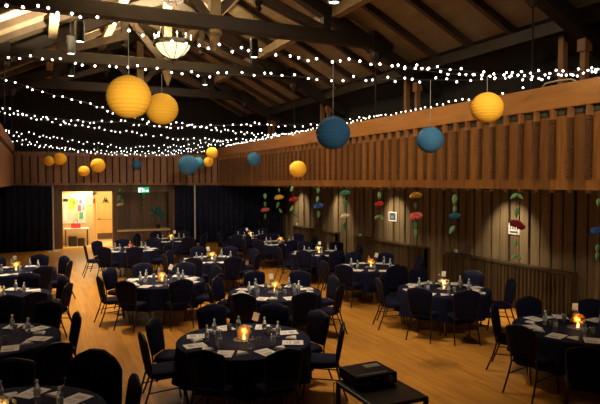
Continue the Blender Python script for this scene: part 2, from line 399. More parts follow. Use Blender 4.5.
TY = [7.45, 12.55, 17.65, 22.75]
ZT = EYE+3.55
def truss():
    t = empty('roof_truss'); t['kind'] = 'structure'
    MB().bar((XWL+.2, 0, ZT), (8.35, 0, ZT), .26, .32).build('tie_beam', M_darkwood, t, bevel=.02)
    for s in (-1, 1):
        xe = RX+s*(XWR-.25-RX)
        MB().bar((RX, 0, h_raft(RX)-.05), (xe, 0, h_raft(xe)-.05), .26, .30).build('rafter', M_darkwood, t)
        xn = RX+s*(XR-RX)
        MB().bar((RX+s*.1, .0, ZT+.15), (RX+s*1.15, 0, h_raft(RX+1.15)-.1), .20, .2).build('brace', M_rafter, t)
        MB().bar((RX+s*1.15, .0, ZT+.75), (RX+s*2.9, 0, ZT+.12), .2, .2).build('strut', M_rafter, t)
        m_ = MB().bar((RX+s*1.15, 0, ZT+.62), (RX+s*1.15, 0, h_raft(RX+1.15)), .2, .2); m_.lathe([(.02, ZT+.38), (.09, ZT+.46), (.05, ZT+.52), (.12, ZT+.62)], (RX+s*1.15, 0, 0), 10)
        m_.build('queen_post', M_darkwood, t)
        MB().bar((RX+s*2.9, 0, ZT+.1), (RX+s*2.9, 0, h_raft(RX+2.9)), .2, .2).build('side_post', M_darkwood, t)
        MB().bar((xn, 0, ZT-.25), (xn, 0, ZT+.25), .34, .34).lathe([(.05, ZT-.5), (.15, ZT-.38), (.15, ZT-.25)], (xn, 0, 0), 8).build('corbel', M_darkwood, t)
        xp = RX+s*(9.2-RX)
        MB().box(xp-.055, xp+.055, -.055, .055, Z_BB+.18, h_raft(xp)-.18).box(xp-.09, xp+.09, -.09, .09, h_raft(xp)-.40, h_raft(xp)-.16).build('gallery_post', M_gpost, t)
        MB().box(xp-.06, xp+.06, .42, .54, Z_BB+.18, h_raft(xp)+.0).build('back_post', M_gpost, t)
        MB().tube([(xn, 0, ZT-.4), (xn, 0, Z_BT)], .016, 6).build('tie_rod', M_black, t)
    MB().bar((RX+.1, 0, ZT+.1), (RX+.1, 0, h_raft(RX)), .24, .24).build('king_post', M_purlin, t)
    m_ = MB().lathe([(.02, -.62), (.06, -.50), (.10, -.42), (.13, -.30), (.17, -.24), (.17, -.16), (.10, -.15)], (RX+.1, 0, ZT), 12); m_.build('pendant', M_purlin, t)
    return t
T0 = remember(truss()); T0.location = (0, TY[0], 0)
for y in TY[1:]:
    c = copy_tree(T0); c.location = (0, y, 0)

# ================================================================ LIGHT FITTINGS
# chandelier
def chandelier(loc):
    c = empty('chandelier', loc)
    tag(c, 'round iron ring chandelier with a glowing cream glass bowl under the tie beams', 'chandelier')
    mb = MB(); 
    mb.lathe([(.50, .0), (.56, .0), (.56, .13), (.50, .13), (.50, .0)], n=32)
    mb.build('ring', M_black, c)
    MB().lathe([(.0, -.34), (.15, -.32), (.32, -.22), (.44, -.08), (.49, .04), (.46, .04), (.42, -.06), (.3, -.19), (.14, -.29), (.0, -.31)], n=32).build('glass_bowl', M_bowl, c, smooth=True)
    mb = MB()
    for k in range(8):
        a = k*PI/4; pts = [(r*math.cos(a), r*math.sin(a), z) for r, z in ((.03, -.42), (.17, -.36), (.34, -.25), (.47, -.09), (.53, .02))]
        mb.tube(pts, .012, 6)
    mb.lathe([(.0, -.50), (.04, -.46), (.02, -.42), (.05, -.38)], n=10); mb.build('band', M_black, c)
    for k in range(4):
        a = k*PI/2+.4; MB().tube([(.53*math.cos(a), .53*math.sin(a), .1), (.10*math.cos(a), .10*math.sin(a), 1.35)], .011, 6).build('rod', M_frame, c)
    MB().tube([(0, 0, 1.3), (0, 0, h_roof(RX)-loc[2]-.35)], .02, 6).build('chain', M_black, c)
    MB().lathe([(.28, 1.30), (.31, 1.30), (.31, 1.37), (.28, 1.37), (.28, 1.30)], n=20).build('upper_ring', M_black, c)
    cb = MB().tube([(0, 0, 0), (0, 0, .09)], .022, 8).mesh('candle_sleeve', M_cap); fb = MB().lathe([(.0, .09), (.022, .12), (.012, .16), (0, .18)], n=8).mesh('candle_bulb', M_lens)
    for k in range(12):
        a = k*PI/6; o = link('candle_sleeve', cb, c, (.53*math.cos(a), .53*math.sin(a), .13)); link('candle_bulb', fb, o)
    for k in range(4):
        a = k*PI/2; o = link('candle_sleeve', cb, c, (.30*math.cos(a), .30*math.sin(a), 1.37)); link('candle_bulb', fb, o)
    return c
CH = on_x(173, 46, RX+.05)
ch = chandelier(CH)
lamp('chandelier_glow', 'POINT', (CH.x, CH.y, CH.z+.2), 130, (1, .78, .44), shadow_soft_size=.25)
UP = dict(spot_blend=.6, shadow_soft_size=.15)  # unseen upward spots without fittings, added to brighten the roof around the chandelier
lamp('roof_fill_light', 'SPOT', (CH.x-.2, CH.y, CH.z+.35), 3600, (1, .83, .54), (CH.x-.6, CH.y-.6, 10), spot_size=2.65, **UP)
lamp('roof_fill_light', 'SPOT', (2.2, 11.75, 6.95), 1900, (1, .83, .54), (1.6, 12.2, 9), spot_size=2.55, **UP)
lamp('roof_fill_light', 'SPOT', (.9, 14.8, 5.9), 1900, (1, .83, .54), (.2, 14.9, 8), spot_size=2.5, **UP)
lamp('roof_fill_light', 'SPOT', (2.8, 19.8, 6.7), 700, (1, .80, .48), (2.4, 20.0, 9), spot_size=2.1, **UP)

# cylinder downlights hung from the beams
for i, (px, py, h, where) in enumerate([(80, 42, 3.1, 'between the first two tie beams, above the aisle'), (254, 57.5, 3.1, 'below the wide front tie beam'),
        (334, 3, 3.0, 'highest up, above the front tie beam edge'), (71, 76, 3.1, 'lower one beyond the second tie beam'),
        (205, 85, 3.1, 'small and distant, beyond the chandelier'), (71, 54, 3.3, 'with its rim showing at the second tie beam')]):
    D = h/((181.7-py)/F); p = at_d(px, py, D); p.z = EYE+h
    d = empty('pendant_downlight', p)
    tag(d, 'black cylinder pendant downlight ' + where, 'pendant light', 'black cylinder downlights')
    MB().lathe([(.0, .06), (.085, .055), (.085, .0), (.105, .0), (.105, .42), (.09, .46), (.02, .48), (.0, .48)], n=20).build('housing', M_black, d, smooth=False)
    MB().lathe([(.0, .04), (.084, .04), (.084, .012), (.0, .008)], n=20).build('lens', M_lens, d)
    MB().tube([(0, 0, .47), (0, 0, h_roof(p.x)-p.z-.02)], .008, 6).build('cable', M_black, d)
    lamp('downlight_beam', 'SPOT', (p.x, p.y, p.z-.03), [1000, 560, 520, 600, 400, 420][i], (1, .78, .48), (p.x, p.y, 0), spot_size=1.25, spot_blend=.9, shadow_soft_size=.08)

# recessed wall-wash lamps under the gallery
for px in (303, 341, 397, 513):
    q = on_x(px, 215, XWR)
    lamp('wall_washer', 'SPOT', (XWR-1.0, q.y, Z_BB-.03), 120, (1, .80, .52), (XWR, q.y, 1.45), spot_size=1.35, spot_blend=.85, shadow_soft_size=.05)
    o = tag(MB().lathe([(.05, -.02), (.08, -.02), (.08, .015), (.05, .015), (.05, -.02)], (0, 0, 0), 16).build('recessed_downlight', M_black, None, loc=(XWR-1.0, q.y, Z_BB)),
        'small recessed downlight under the gallery, over the wall by ' + {303: 'the red hanging flower', 341: 'the white hanging flower', 397: 'the framed picture', 513: 'the dark red hanging flower'}[px], 'downlight', 'recessed lamps under the gallery')
q = on_z(484, 316, 0)
lamp('gallery_downlight', 'SPOT', (q.x, q.y, Z_BB-.03), 260, (1, .76, .40), (q.x, q.y, 0), spot_size=.75, spot_blend=.5, shadow_soft_size=.05)
tag(MB().lathe([(.05, -.02), (.08, -.02), (.08, .015), (.05, .015), (.05, -.02)], (0, 0, 0), 16).build('recessed_downlight', M_black, None, loc=(q.x, q.y, Z_BB)), 'recessed downlight under the gallery over the bright floor patch', 'downlight')
# hallway light
lamp('hall_lamp', 'AREA', (2.0, 27.3, 2.7), 85, (1, .80, .48), (2.0, 27.3, 0), size=1.0)
lamp('hall_lamp', 'AREA', (3.1, 28.9, 2.7), 60, (1, .80, .48), (3.1, 28.9, 0), size=.8)
# hall-wide soft fill: area lights added high between trusses, no fittings there
for yy, e in ((9.5, 80), (14.9, 80), (20.0, 70)):
    lamp('hall_fill_light', 'AREA', (4.0, yy, 7.4), e*1.15, (1, .78, .50), (4.0, yy, 0), shape='RECTANGLE', size=3.0, size_y=1.0)

# ================================================================ STRING LIGHTS
bulb_me = MB()
bm = bmesh.new(); bmesh.ops.create_icosphere(bm, subdivisions=1, radius=.0175); bulb_mesh = bpy.data.meshes.new('bulb'); bm.to_mesh(bulb_mesh); bm.free(); bulb_mesh.materials.append(M_bulb)
for p in bulb_mesh.polygons: p.use_smooth = True
def strand(name, label, pts, YL, YR, step, jit=.022, xl=XL, xr=XR):
    """pts: traced picture points; the wire hangs in the vertical plane from (xl,YL) to (xr,YR)"""
    A = Vector((xl, YL, 0)); B = Vector((xr, YR, 0)); n = Vector((-(B-A).y, (B-A).x, 0))
    P = []
    for (x, y) in pts:
        d = ray(x, y); t = n.dot(A)/n.dot(d); P.append(Vector((d.x*t, d.y*t, EYE+d.z*t)))
    root = empty(name, P[0]); tag(root, label, 'string lights', 'string lights across the hall')
    MB().tube([p-P[0] for p in P], .004, 4).build('wire', M_wire, root)
    cnt = 0; carry = 0
    L = sum((P[i+1]-P[i]).length for i in range(len(P)-1)); step = max(step*1.32, L/99.0)
    for i in range(len(P)-1):
        seg = (P[i+1]-P[i]).length; s = carry
        while s < seg:
            q = P[i].lerp(P[i+1], s/seg) + Vector((random.uniform(-.02, .02), random.uniform(-.02, .02), random.uniform(-jit, jit)))
            if cnt < 100: link('bulb', bulb_mesh, root, q-P[0])
            cnt += 1; s += step*random.uniform(.6, 1.4)
        carry = s-seg
    return root
STR = [
 ('string of white lights dipping lowest and closest, from the ceiling corner', [(-54, -18), (15, 6), (60, 12), (102, 20), (147, 35), (200, 45), (255, 52), (306, 58), (360, 63), (410, 69), (455, 74), (500, 78), (545, 77), (600, 72)], 7.0, 6.06, .105, .04),
 ('string of white lights crossing along the second tie beam', [(-20, 50), (0, 56), (50, 59), (100, 65), (150, 69), (200, 75), (250, 75), (300, 77), (360, 79), (430, 80), (490, 80), (540, 76), (600, 70)], 10.0, 6.1, .12, .04),
 ('string of white lights passing behind the large yellow lanterns', [(-5, 76), (17, 83), (50, 94), (80, 101), (107, 110), (140, 120), (183, 124), (218, 130), (250, 134), (285, 134)], 11.8, 18.0, .15, .04),
 ('string of white lights looping up to the blue lantern by the rail', [(2, 109), (33, 115), (67, 120), (93, 122), (124, 122), (160, 127), (195, 126), (240, 125), (280, 125), (330, 123), (380, 116)], 16.5, 12.5, .13, .06),
 ('string of white lights low in the middle of the hall, under the dark beams', [(0, 112), (40, 119), (70, 125), (100, 129), (140, 134), (184, 139), (220, 140), (260, 138), (300, 132)], 17.2, 17.6, .12, .05),
 ('string of white lights sagging over the small yellow lanterns', [(6, 129), (40, 136), (80, 142), (120, 147), (160, 147), (200, 144), (228, 140)], 22.5, 23.0, .125, .06),
 ('dense string of white lights sagging just above the far balcony', [(6, 131), (30, 142), (60, 149), (100, 151), (140, 152.5), (180, 151), (205, 147), (228, 143)], 23.0, 23.2, .115, .06),
 ('lowest dense string of white lights along the far balcony rail', [(13, 141), (30, 145), (60, 149), (95, 153), (130, 155), (170, 154), (200, 151), (218, 148)], 25.2, 25.6, .11, .06),
 ('short string of white lights bunched up at the gallery rail end', [(405, 67), (430, 68), (460, 70), (490, 75), (520, 73), (560, 73), (600, 69)], 9.0, 6.2, .12, .04),
]
for lab, pts, a, b, st, j in STR: strand('string_light', lab, pts, a, b, st, j)
def rail_strand(label, xs, step):
    root = empty('string_light', (XR-.02, 0, Z_BT+.02)); tag(root, label, 'string lights', 'string lights across the hall')
    y0 = on_x(xs[1], 100, XR).y; y1 = on_x(xs[0], 100, XR).y
    P = []; y = y0; i = 0
    while y < y1: P.append(Vector((random.uniform(-.03, .03), y, random.uniform(.0, .05)))); y += step
    MB().tube(P, .004, 4).build('wire', M_wire, root)
    for p in P[:100]: link('bulb', bulb_mesh, root, p)
rail_strand('string of white lights lying along the gallery rail, far half', (225, 330), .18)
rail_strand('string of white lights lying along the gallery rail, towards the yellow lantern', (330, 470), .2)
rail_strand('sparse string of white lights lying on the gallery rail beside the yellow lantern', (470, 525), .55)
cbl = MB().tube([Vector((XR-.02, on_x(543, 90, XR).y, Z_BT+.01)), Vector((XR-.04, on_x(547, 90, XR).y, Z_BT+.06)), Vector((XR-.03, on_x(560, 90, XR).y, Z_BT+.07)), Vector((XR-.03, on_x(572, 90, XR).y, Z_BT+.05)), Vector((XR-.03, on_x(577, 90, XR).y, Z_BT+.01))], .012, 8).build('cable', mat('cream_cable', (.75, .65, .45), .5), None, smooth=True)
tag(cbl, 'cream cable bent over the top of the gallery rail beam', 'cable')

# ================================================================ PAPER LANTERNS
def lantern_mesh(m, name):
    mb = MB(); prof = []
    n = 56
    for i in range(n+1):
        th = -PI/2+.16 + (PI-.32)*i/n; r = math.cos(th)*(1.0+(.012 if i % 4 < 2 else -.010)); prof.append((r, math.sin(th)*.97))
    vs = MB(); nn = 40
    for i in range(n):
        for k in range(nn): pass
    mb.lathe(prof, n=nn)
    mb.f = [f for f in mb.f if len(f) == 4]
    me = mb.mesh(name, m, smooth=True)
    return me
LY = lantern_mesh(M_ylan, 'shade_yellow'); LB = lantern_mesh(M_blan, 'shade_blue'); LC = lantern_mesh(M_blan2, 'shade_light_blue')
hoop_me = MB().lathe([(.15, .955), (.175, .955), (.175, .985), (.15, .985), (.15, .955)], n=20).tube([(-.15, 0, .97), (.15, 0, .97)], .012, 5).mesh('top_hoop', M_wire)
LN = [
 (129, 97, 22, .245, 'y', 29, 'large yellow paper lantern, the biggest of all, hanging beside its smaller neighbour'),
 (162, 109, 16, .245, 'y', 74, 'yellow paper lantern just behind and beside the biggest one'),
 (487, 108, 16, .225, 'y', 76, 'yellow paper lantern hanging in front of the gallery rail beam'),
 (333, 133, 17, .22, 'b', 59, 'large dark blue paper lantern with a long cord, before the gallery boards'),
 (430, 140, 13.3, .21, 'b', 80, 'blue paper lantern with a long cord, between the large blue and yellow lanterns'),
 (298, 169, 8.5, .22, 'y', 131, 'small yellow paper lantern alone before the gallery boards'),
 (254, 159, 7, .2, 'b', 138, 'small blue paper lantern alone before the gallery boards'),
 (212, 153, 6, .2, 'y', 141, 'upper of two small yellow paper lanterns hanging together at the hall corner'),
 (208.5, 162, 5, .17, 'y', 143, 'lower of two small yellow paper lanterns hanging together at the hall corner'),
 (188, 165, 10, .25, 'b', 138, 'dark blue paper lantern overlapping a paler one at the hall corner'),
 (198, 163, 6, .2, 'c', 144, 'pale blue paper lantern half hidden behind a larger dark blue one'),
 (137, 165, 4.9, .2, 'b', 153, 'tiny blue paper lantern before the far balcony above the exit sign'),
 (60, 159, 6.2, .2, 'y', 146, 'yellow paper lantern before the far balcony, larger of the upper pair'),
 (49, 161, 5.1, .18, 'y', 147, 'yellow paper lantern before the far balcony, smaller of the upper pair'),
 (98, 165.5, 7.1, .21, 'y', 146, 'yellow paper lantern before the far balcony, larger of the lower pair'),
 (84, 171, 5.4, .17, 'y', 150, 'yellow paper lantern before the far balcony, smaller of the lower pair')]
for px, py, pr, R, c, ytop, lab in LN:
    D = R*F/pr; p = at_d(px, py, D)
    o = empty('hanging_lantern', p); tag(o, lab, 'paper lantern', 'round paper lanterns')
    s = link('shade', {'y': LY, 'b': LB, 'c': LC}[c], o); s.scale = (R, R, R)
    hp = link('top_hoop', hoop_me, o); hp.scale = (R, R, R)
    zt = at_d(px, ytop, D).z
    MB().tube([(0, 0, R*.96), (0, 0, zt-p.z)], .0035, 5).build('cord', mat('pale_cord', (.35, .33, .3), .6), o)

# ================================================================ HANGING FLOWER GARLANDS
FC = {'pink': (.75, .20, .17), 'yellow': (.80, .52, .07), 'red': (.60, .03, .03), 'blue': (.03, .09, .35), 'green': (.06, .28, .17), 'white': (.80, .70, .60),
      'coral': (.72, .14, .12), 'teal': (.02, .14, .22), 'darkred': (.26, .01, .015), 'pale': (.80, .62, .34)}
M_leaf = mat('leaf_green', (.22, .45, .20), .6); M_leafd = mat('leaf_dark', (.10, .26, .11), .6)
def pom_mesh(m, W):
    mb = MB()
    for lay, (rr, zz, n) in enumerate(((.82, -.20, 9), (1.0, -.04, 10), (.9, .10, 9), (.62, .22, 7), (.36, .30, 5))):
        for k in range(n):
            a = 2*PI*k/n+lay*.4; c = Vector((math.cos(a), math.sin(a), 0)); t = Vector((-math.sin(a), math.cos(a), 0)); R = W/2*rr*(1+.10*math.sin(k*2.7+lay))
            pts = [Vector((0, 0, zz*W*.8))]
            ring = []
            for j in range(7):
                u = -PI/2+PI*j/6; ring.append(c*(R*(.62+.38*math.cos(u)))+t*(R*.36*math.sin(u))+Vector((0, 0, W*.8*zz+W*.07*math.sin(j*2.1+k))))
            vs = pts+ring; top = [v+Vector((0, 0, W*.05)) for v in vs]
            nn = len(vs); fs = [(0, j, j+1) for j in range(1, nn-1)]+[(nn, nn+j+1, nn+j) for j in range(1, nn-1)]
            fs += [(j, nn+j, nn+j+1, j+1) for j in range(1, nn-1)]
            mb.add(vs+top, fs)
    mb.lathe([(0, -.14*W), (.3*W, -.06*W), (.36*W, .0), (.3*W, .1*W), (.1*W, .2*W), (0, .22*W)], n=12)
    return mb.mesh('flower', m)
def leaf_mesh(m, L):
    mb = MB(); N = 8; vs = []
    for i in range(N+1):
        t = i/N; wv = .34*L*math.sin(PI*min(1, t**.8))*(1-.25*t); z = -L*t; b = .08*L*math.sin(PI*t)
        vs += [(-wv/1.3, b+.06*L*t, z), (0, b-.02*L+.06*L*t, z), (wv/1.3, b+.06*L*t, z)]
    n = len(vs); fs = []
    for i in range(N):
        for j in (0, 1):
            a = i*3+j; fs.append((a, a+1, a+4, a+3)); fs.append((n+a, n+a+3, n+a+4, n+a+1))
        fs.append((i*3, i*3+3, n+i*3+3, n+i*3)); fs.append((i*3+2, n+i*3+2, n+i*3+5, i*3+5))
    mb.add(vs+[(x, y+.006, z) for x, y, z in vs], fs)
    return mb.mesh('leaf', m, smooth=True)
PM = {k: pom_mesh(mat('paper_'+k, v, .8), 1.0) for k, v in FC.items()}
LM = leaf_mesh(M_leaf, 1.0); LMd = leaf_mesh(M_leafd, 1.0)
def garland(px, X, items, lab, Y=None, ztop=None):
    q = on_x(px, 190, X) if Y is None else on_y(px, 190, Y)
    zt = Z_BB-.0 if ztop is None else ztop
    g = empty('hanging_garland', (q.x, q.y, zt)); tag(g, lab, 'paper flower garland', 'hanging paper flower garlands')
    zs = []
    for kind, py, wpx, *rest in items:
        qq = on_x(px, py, X) if Y is None else on_y(px, py, Y)
        D = (qq-Vector((0, 0, EYE))).dot(FW); W = wpx*D/F; z = qq.z-zt; zs.append(z)
        dx = rest[0] if rest else 0
        if kind in PM:
            o = link('flower', PM[kind], g, (0, 0, z)); o.scale = (W, W, W*.8); o.rotation_euler = (.12, -.15 if kind != 'darkred' else .35, -YAW)
            o['label'] = {'darkred': 'dark red', 'pale': 'cream', 'teal': 'teal blue'}.get(kind, kind)+' paper flower'
        elif kind in ('leaf', 'leafd'):
            o = link('leaf', LM if kind == 'leaf' else LMd, g, (0, 0, z+W/2)); o.scale = (W*1.15, W, W*1.15); o.rotation_euler = (.1, dx, -YAW)
        elif kind == 'pair':
            for s in (-1, 1):
                o = link('leaf', LM, g, (0, 0, z+W*.4)); o.scale = (W, W, W); o.rotation_euler = (.1, s*.85, -YAW)
    MB().tube([(0, 0, 0), (0, 0, min(zs)-.05)], .004, 5).build('cord', M_wire, g)
XG = XR-.02
garland(265, XG, [('leaf', 196, 6), ('leaf', 204, 5), ('pink', 210, 8.5), ('leafd', 216, 5)], 'garland with one pink paper flower, hanging before the black curtain')
garland(279, XG, [('leaf', 190, 4), ('yellow', 197.5, 9.5), ('leafd', 205, 6, .4), ('leafd', 211, 5, -.6)], 'garland with one yellow paper flower, hanging at the curtain end')
garland(293.5, XG, [('leaf', 189, 6, .5), ('red', 199.5, 9), ('leaf', 209, 6, .6), ('leafd', 215, 6, -.6)], 'garland with one bright red paper flower and loose leaves, hanging by the curtain end')
garland(318.5, XG, [('leaf', 190, 6, .1), ('leaf', 199, 6, .3), ('blue', 206, 11), ('leafd', 214, 7)], 'garland with a dark blue paper flower, hanging over the lit wall boards')
garland(345, XG, [('green', 193, 11), ('leafd', 203, 8), ('leafd', 209, 6), ('white', 216, 9.5), ('leafd', 226, 8)], 'garland with a green and a white paper flower')
garland(379.5, XG, [('leaf', 195, 7), ('red', 204, 9.5), ('pair', 218, 7)], 'garland with a red paper flower and a split leaf beside the framed picture')
garland(416, XG, [('yellow', 195.5, 13), ('leaf', 205, 6.5), ('coral', 216, 14), ('leafd', 225, 7), ('leaf', 232, 7)], 'garland with a yellow flower over a coral flower')
garland(455, XG, [('leaf', 199, 10), ('leaf', 209, 7), ('teal', 216, 12), ('leaf', 230, 9, .5)], 'garland with a single teal blue paper flower and long leaves')
garland(517.5, XG, [('pair', 197, 9), ('leaf', 212, 10), ('darkred', 225, 17), ('leaf', 244, 8, .3), ('pair', 258, 8)], 'garland with a big dark red paper flower before the white notice')
garland(599, XG, [('leaf', 202, 8), ('blue', 231, 15), ('leaf', 248, 8), ('leaf', 256, 8)], 'garland with a blue paper flower at the edge of the view')
garland(120, 0, [('leaf', 190, 4, .3), ('leafd', 198, 7, .4), ('leafd', 201, 6, -.5), ('pale', 204.5, 6.5)], 'garland with a cream paper flower between the oak door and the alcove', Y=YB-.30)
garland(143, 0, [('leafd', 195, 7), ('leafd', 203, 4), ('leafd', 208, 4)], 'dark leafy garland hanging under the exit sign', Y=YB-.30)

# ================================================================ BACK WALL THINGS
# exit sign
q = on_y(143.5, 190, YB-.42)
ex = empty('exit_sign', q); tag(ex, 'green emergency exit sign with white running figure and arrow on far wall', 'exit sign')
MB().box(-.24, .24, -.03, .03, -.12, .12).build('panel', mat('exit_green', (.02, .35, .16), .4, em=(.03, .55, .25), es=.8), ex)
wm = mat('exit_white', (.9, 1, .9), .4, em=(.8, 1, .85), es=2.0)
MB().box(-.22, -.12, -.036, -.031, -.09, .09).build('doorway_pictogram', wm, ex)
MB().bar((-.07, -.034, .05), (0, -.034, -.02), .006, .045, (0, 0, 1)).bar((0, -.034, -.02), (-.06, -.034, -.09), .006, .03).bar((0, -.034, -.02), (.07, -.034, -.05), .006, .03).bar((-.04, -.034, .02), (.03, -.034, .03), .006, .02).box(-.1, -.06, -.036, -.031, .055, .09).build('running_figure', wm, ex)
MB().bar((.08, -.034, -.04), (.2, -.034, -.04), .006, .03).bar((.15, -.034, .01), (.2, -.034, -.04), .006, .025).build('arrow', wm, ex)
MB().tube([(-.15, 0, .12), (-.15, 0, .22)], .01).tube([(.15, 0, .12), (.15, 0, .22)], .01).build('bracket', M_black, ex)
# alcove ledge
ldg = MB().box(-1.22, 1.12, -.20, .50, -.05, .03).build('shelf', mat('ledge_wood', (.72, .55, .34), .5), None, loc=(4.42, YB+.03, AZ0-.0), bevel=.01)
tag(ldg, 'long pale wooden ledge along the bottom of the alcove', 'shelf')
# plant on ledge
pt = empty('potted_plant', (on_y(158, 215, YB+.2).x, YB+.15, AZ0+.03)); tag(pt, 'tall blue green leafy plant standing on the alcove ledge', 'plant')
MB().lathe([(.0, 0), (.07, 0), (.10, .18), (.085, .18), (.07, .02), (0, .02)], n=14).build('pot', M_black, pt)
MB().tube([(0, 0, .02), (.01, 0, .4), (-.02, 0, .72)], .012, 6).tube([(0, 0, .3), (.14, 0, .62)], .008, 6).tube([(0, 0, .35), (-.16, 0, .66)], .008, 6).build('stem', M_leafd, pt)
M_bl = mat('blue_green_leaf', (.03, .17, .18), .5)
lm = leaf_mesh(M_bl, .24)
for k in range(26):
    o = link('leaf', lm, pt, (random.uniform(-.24, .24), random.uniform(-.08, .08), random.uniform(.55, 1.05))); o.rotation_euler = (random.uniform(-1, 1), random.uniform(-2.4, 2.4), random.uniform(0, 6))
# hall contents
htab = empty('console_table', (1.55, 27.55, 0)); tag(htab, 'white topped folding table in the bright hallway', 'table')
MB().box(-.52, .52, -.25, .25, .76, .81).build('tabletop', mat('white_top', (.85, .85, .82), .5), htab, bevel=.008)
for sx in (-.46, .46):
    for sy in (-.2, .2): MB().tube([(sx, sy, .76), (sx, sy, 0)], .014).build('leg', M_black, htab)
bag = empty('handbag', (1.52, 27.5, .81)); tag(bag, 'red handbag standing on the hallway table', 'bag')
MB().box(-.20, .20, -.07, .07, 0, .22).build('body', mat('red_leather', (.75, .06, .05), .5), bag, bevel=.03)
MB().tube([(-.1, 0, .2), (-.08, 0, .32), (0, 0, .37), (.08, 0, .32), (.1, 0, .2)], .011).build('handle', M_black, bag)
vas = MB().lathe([(0, 0), (.05, 0), (.06, .12), (.03, .3), (.035, .38), (.02, .38), (0, .1)], n=14).build('vase', M_cap, None, loc=(1.63, 27.62, .81)); tag(vas, 'white vase behind the red handbag on the hallway table', 'vase')
bb = empty('box_pile', (1.6, 27.6, 0)); bpy.data.objects.remove(bb)
for i, (x, z, s) in enumerate(((1.38, 0, .17), (1.74, 0, .14))):
    o = MB().box(-s, s, -.16, .16, 0, .42-.08*i).build('box', mat('dark_box', (.05, .03, .02), .7), None, bevel=.01, loc=(x, 27.58, z)); tag(o, ['wide dark box under the hallway table', 'small dark box under the hallway table'][i], 'box')
nb = empty('notice_board', (1.48, 27.94, 1.0)); tag(nb, 'pale notice board with coloured leaflets above the hallway table', 'notice board')
MB().box(-.50, .50, -.02, .0, 0, 1.35).build('board', mat('pale_green', (.60, .66, .55), .6), nb)
for x, z, w_, h_, c in ((-.10, .65, .24, .5, (.95, .68, .05)), (.07, .85, .2, .2, (.95, .72, .1)), (.22, .55, .14, .28, (.65, .12, .18)), (.28, .9, .12, .2, (.35, .12, .45)), (-.38, .15, .16, .5, (.75, .85, .8)), (.3, .2, .16, .3, (.1, .35, .28)), (.1, .2, .16, .3, (.9, .6, .2)), (-.36, 1.0, .2, .13, (.02, .02, .03)), (.4, .6, .1, .3, (.2, .3, .5))):
    MB().box(x-w_/2, x+w_/2, -.03, -.021, z, z+h_).build('leaflet', mat('leaflet_%d' % int(c[0]*100+c[2]*10), c, .6), nb)
sw = MB().box(-.2, -.02, -.03, 0, -.07, .07).box(.02, .2, -.03, 0, -.07, .07).build('notice', M_paper, None, loc=(2.05, 27.94, 2.28)); tag(sw, 'pair of small white cards high on the hallway wall', 'sign')
th = MB().box(-.06, .06, -.04, 0, -.09, .09).build('wall_telephone', M_cap, None, bevel=.01, loc=(2.16, 27.94, 1.93)); tag(th, 'small white box fixed to the tan wall below the cards', 'wall box')
rb = empty('coat_hook', (2.42, 30.06, 1.85)); tag(rb, 'red and dark garments hung on hooks beside the oak door', 'coat')
MB().box(-.1, .14, -.06, .0, .0, .22).lathe([(.02, -.3), (.07, -.2), (.04, -.05)], (0, -.05, 0), 10).build('garment', mat('red_cloth', (.45, .03, .02), .8), rb, bevel=.01)
MB().lathe([(0, .38), (.12, .4), (.16, .5), (.08, .56), (0, .57)], (0, -.16, 0), 14).build('hat', M_black, rb)
MB().tube([(0, 0, .30), (0, -.08, .32)], .015).build('hook', M_black, rb)
mir = MB().tube([(-.13, 0, -.14), (-.02, 0, .14), (.02, 0, .14), (.15, 0, -.14)], .02).box(-.05, .07, -.01, .01, -.1, .03).build('door_hanger', M_black, None, loc=(3.06, 30.03, 1.98)); tag(mir, 'black wire hanger with a small pale tag on the oak door', 'hanger')

# curtains and poles
def curtain(name, pts, z0, z1, lab):
    mb = MB(); pts = [Vector((*p, 0)) for p in pts]; vs = []; s = 0; N = 0
    for i in range(len(pts)-1):
        a, b = pts[i], pts[i+1]; d = b-a; L = d.length; n = Vector((-d.y, d.x, 0)).normalized(); k = max(2, int(L/.035))
        for j in range(k+(i == len(pts)-2)):
            t = j/k; ss = s+L*t; off = .045*math.sin(ss*PI*2/.26+.6*math.sin(ss*3)) + .02*math.sin(ss*9.1)
            p = a+d*t+n*off; vs.append(p); N += 1
        s += L
    allv = [(p.x, p.y, z) for z in (z0, z1) for p in vs]
    fs = [(i, i+1, N+i+1, N+i) for i in range(N-1)]
    mb.add(allv, fs); o = mb.build(name, M_curtain, None, smooth=True)
    so = o.modifiers.new('thick', 'SOLIDIFY'); so.thickness = .012
    tag(o, lab, 'curtain', 'black pleated drapes'); return o
curtain('curtain', [(XWL+.15, 25.9), (.55, 25.9)], .03, 2.70, 'wide black pleated curtain on the side of the hallway opening and the aisle')
curtain('curtain', [(5.72, 26.3), (9.3, 26.3), (9.75, 23.0)], .03, 2.70, 'long black pleated curtain filling the corner beyond the alcove')
for px, py, lab in ((53, 215, 'grey metal pole at the edge of the aisle-side black curtain'), (184.5, 215, 'dull metal pole in front of the corner curtain, closer to the alcove'), (195, 215, 'bright metal pole in front of the corner curtain, farther from the alcove')):
    q = on_y(px, py, 25.7 if px < 100 else 26.1)
    po = empty('curtain_pole', (q.x, q.y, 0)); tag(po, lab, 'pole', 'upright drape poles')
    MB().tube([(0, 0, .02), (0, 0, Z_BB-.01)], .034 if px != 184.5 else .022, 8).build('tube', M_chrome if px != 184.5 else M_frame, po)
    MB().box(-.2, .2, -.2, .2, 0, .015).build('base', M_chrome, po)

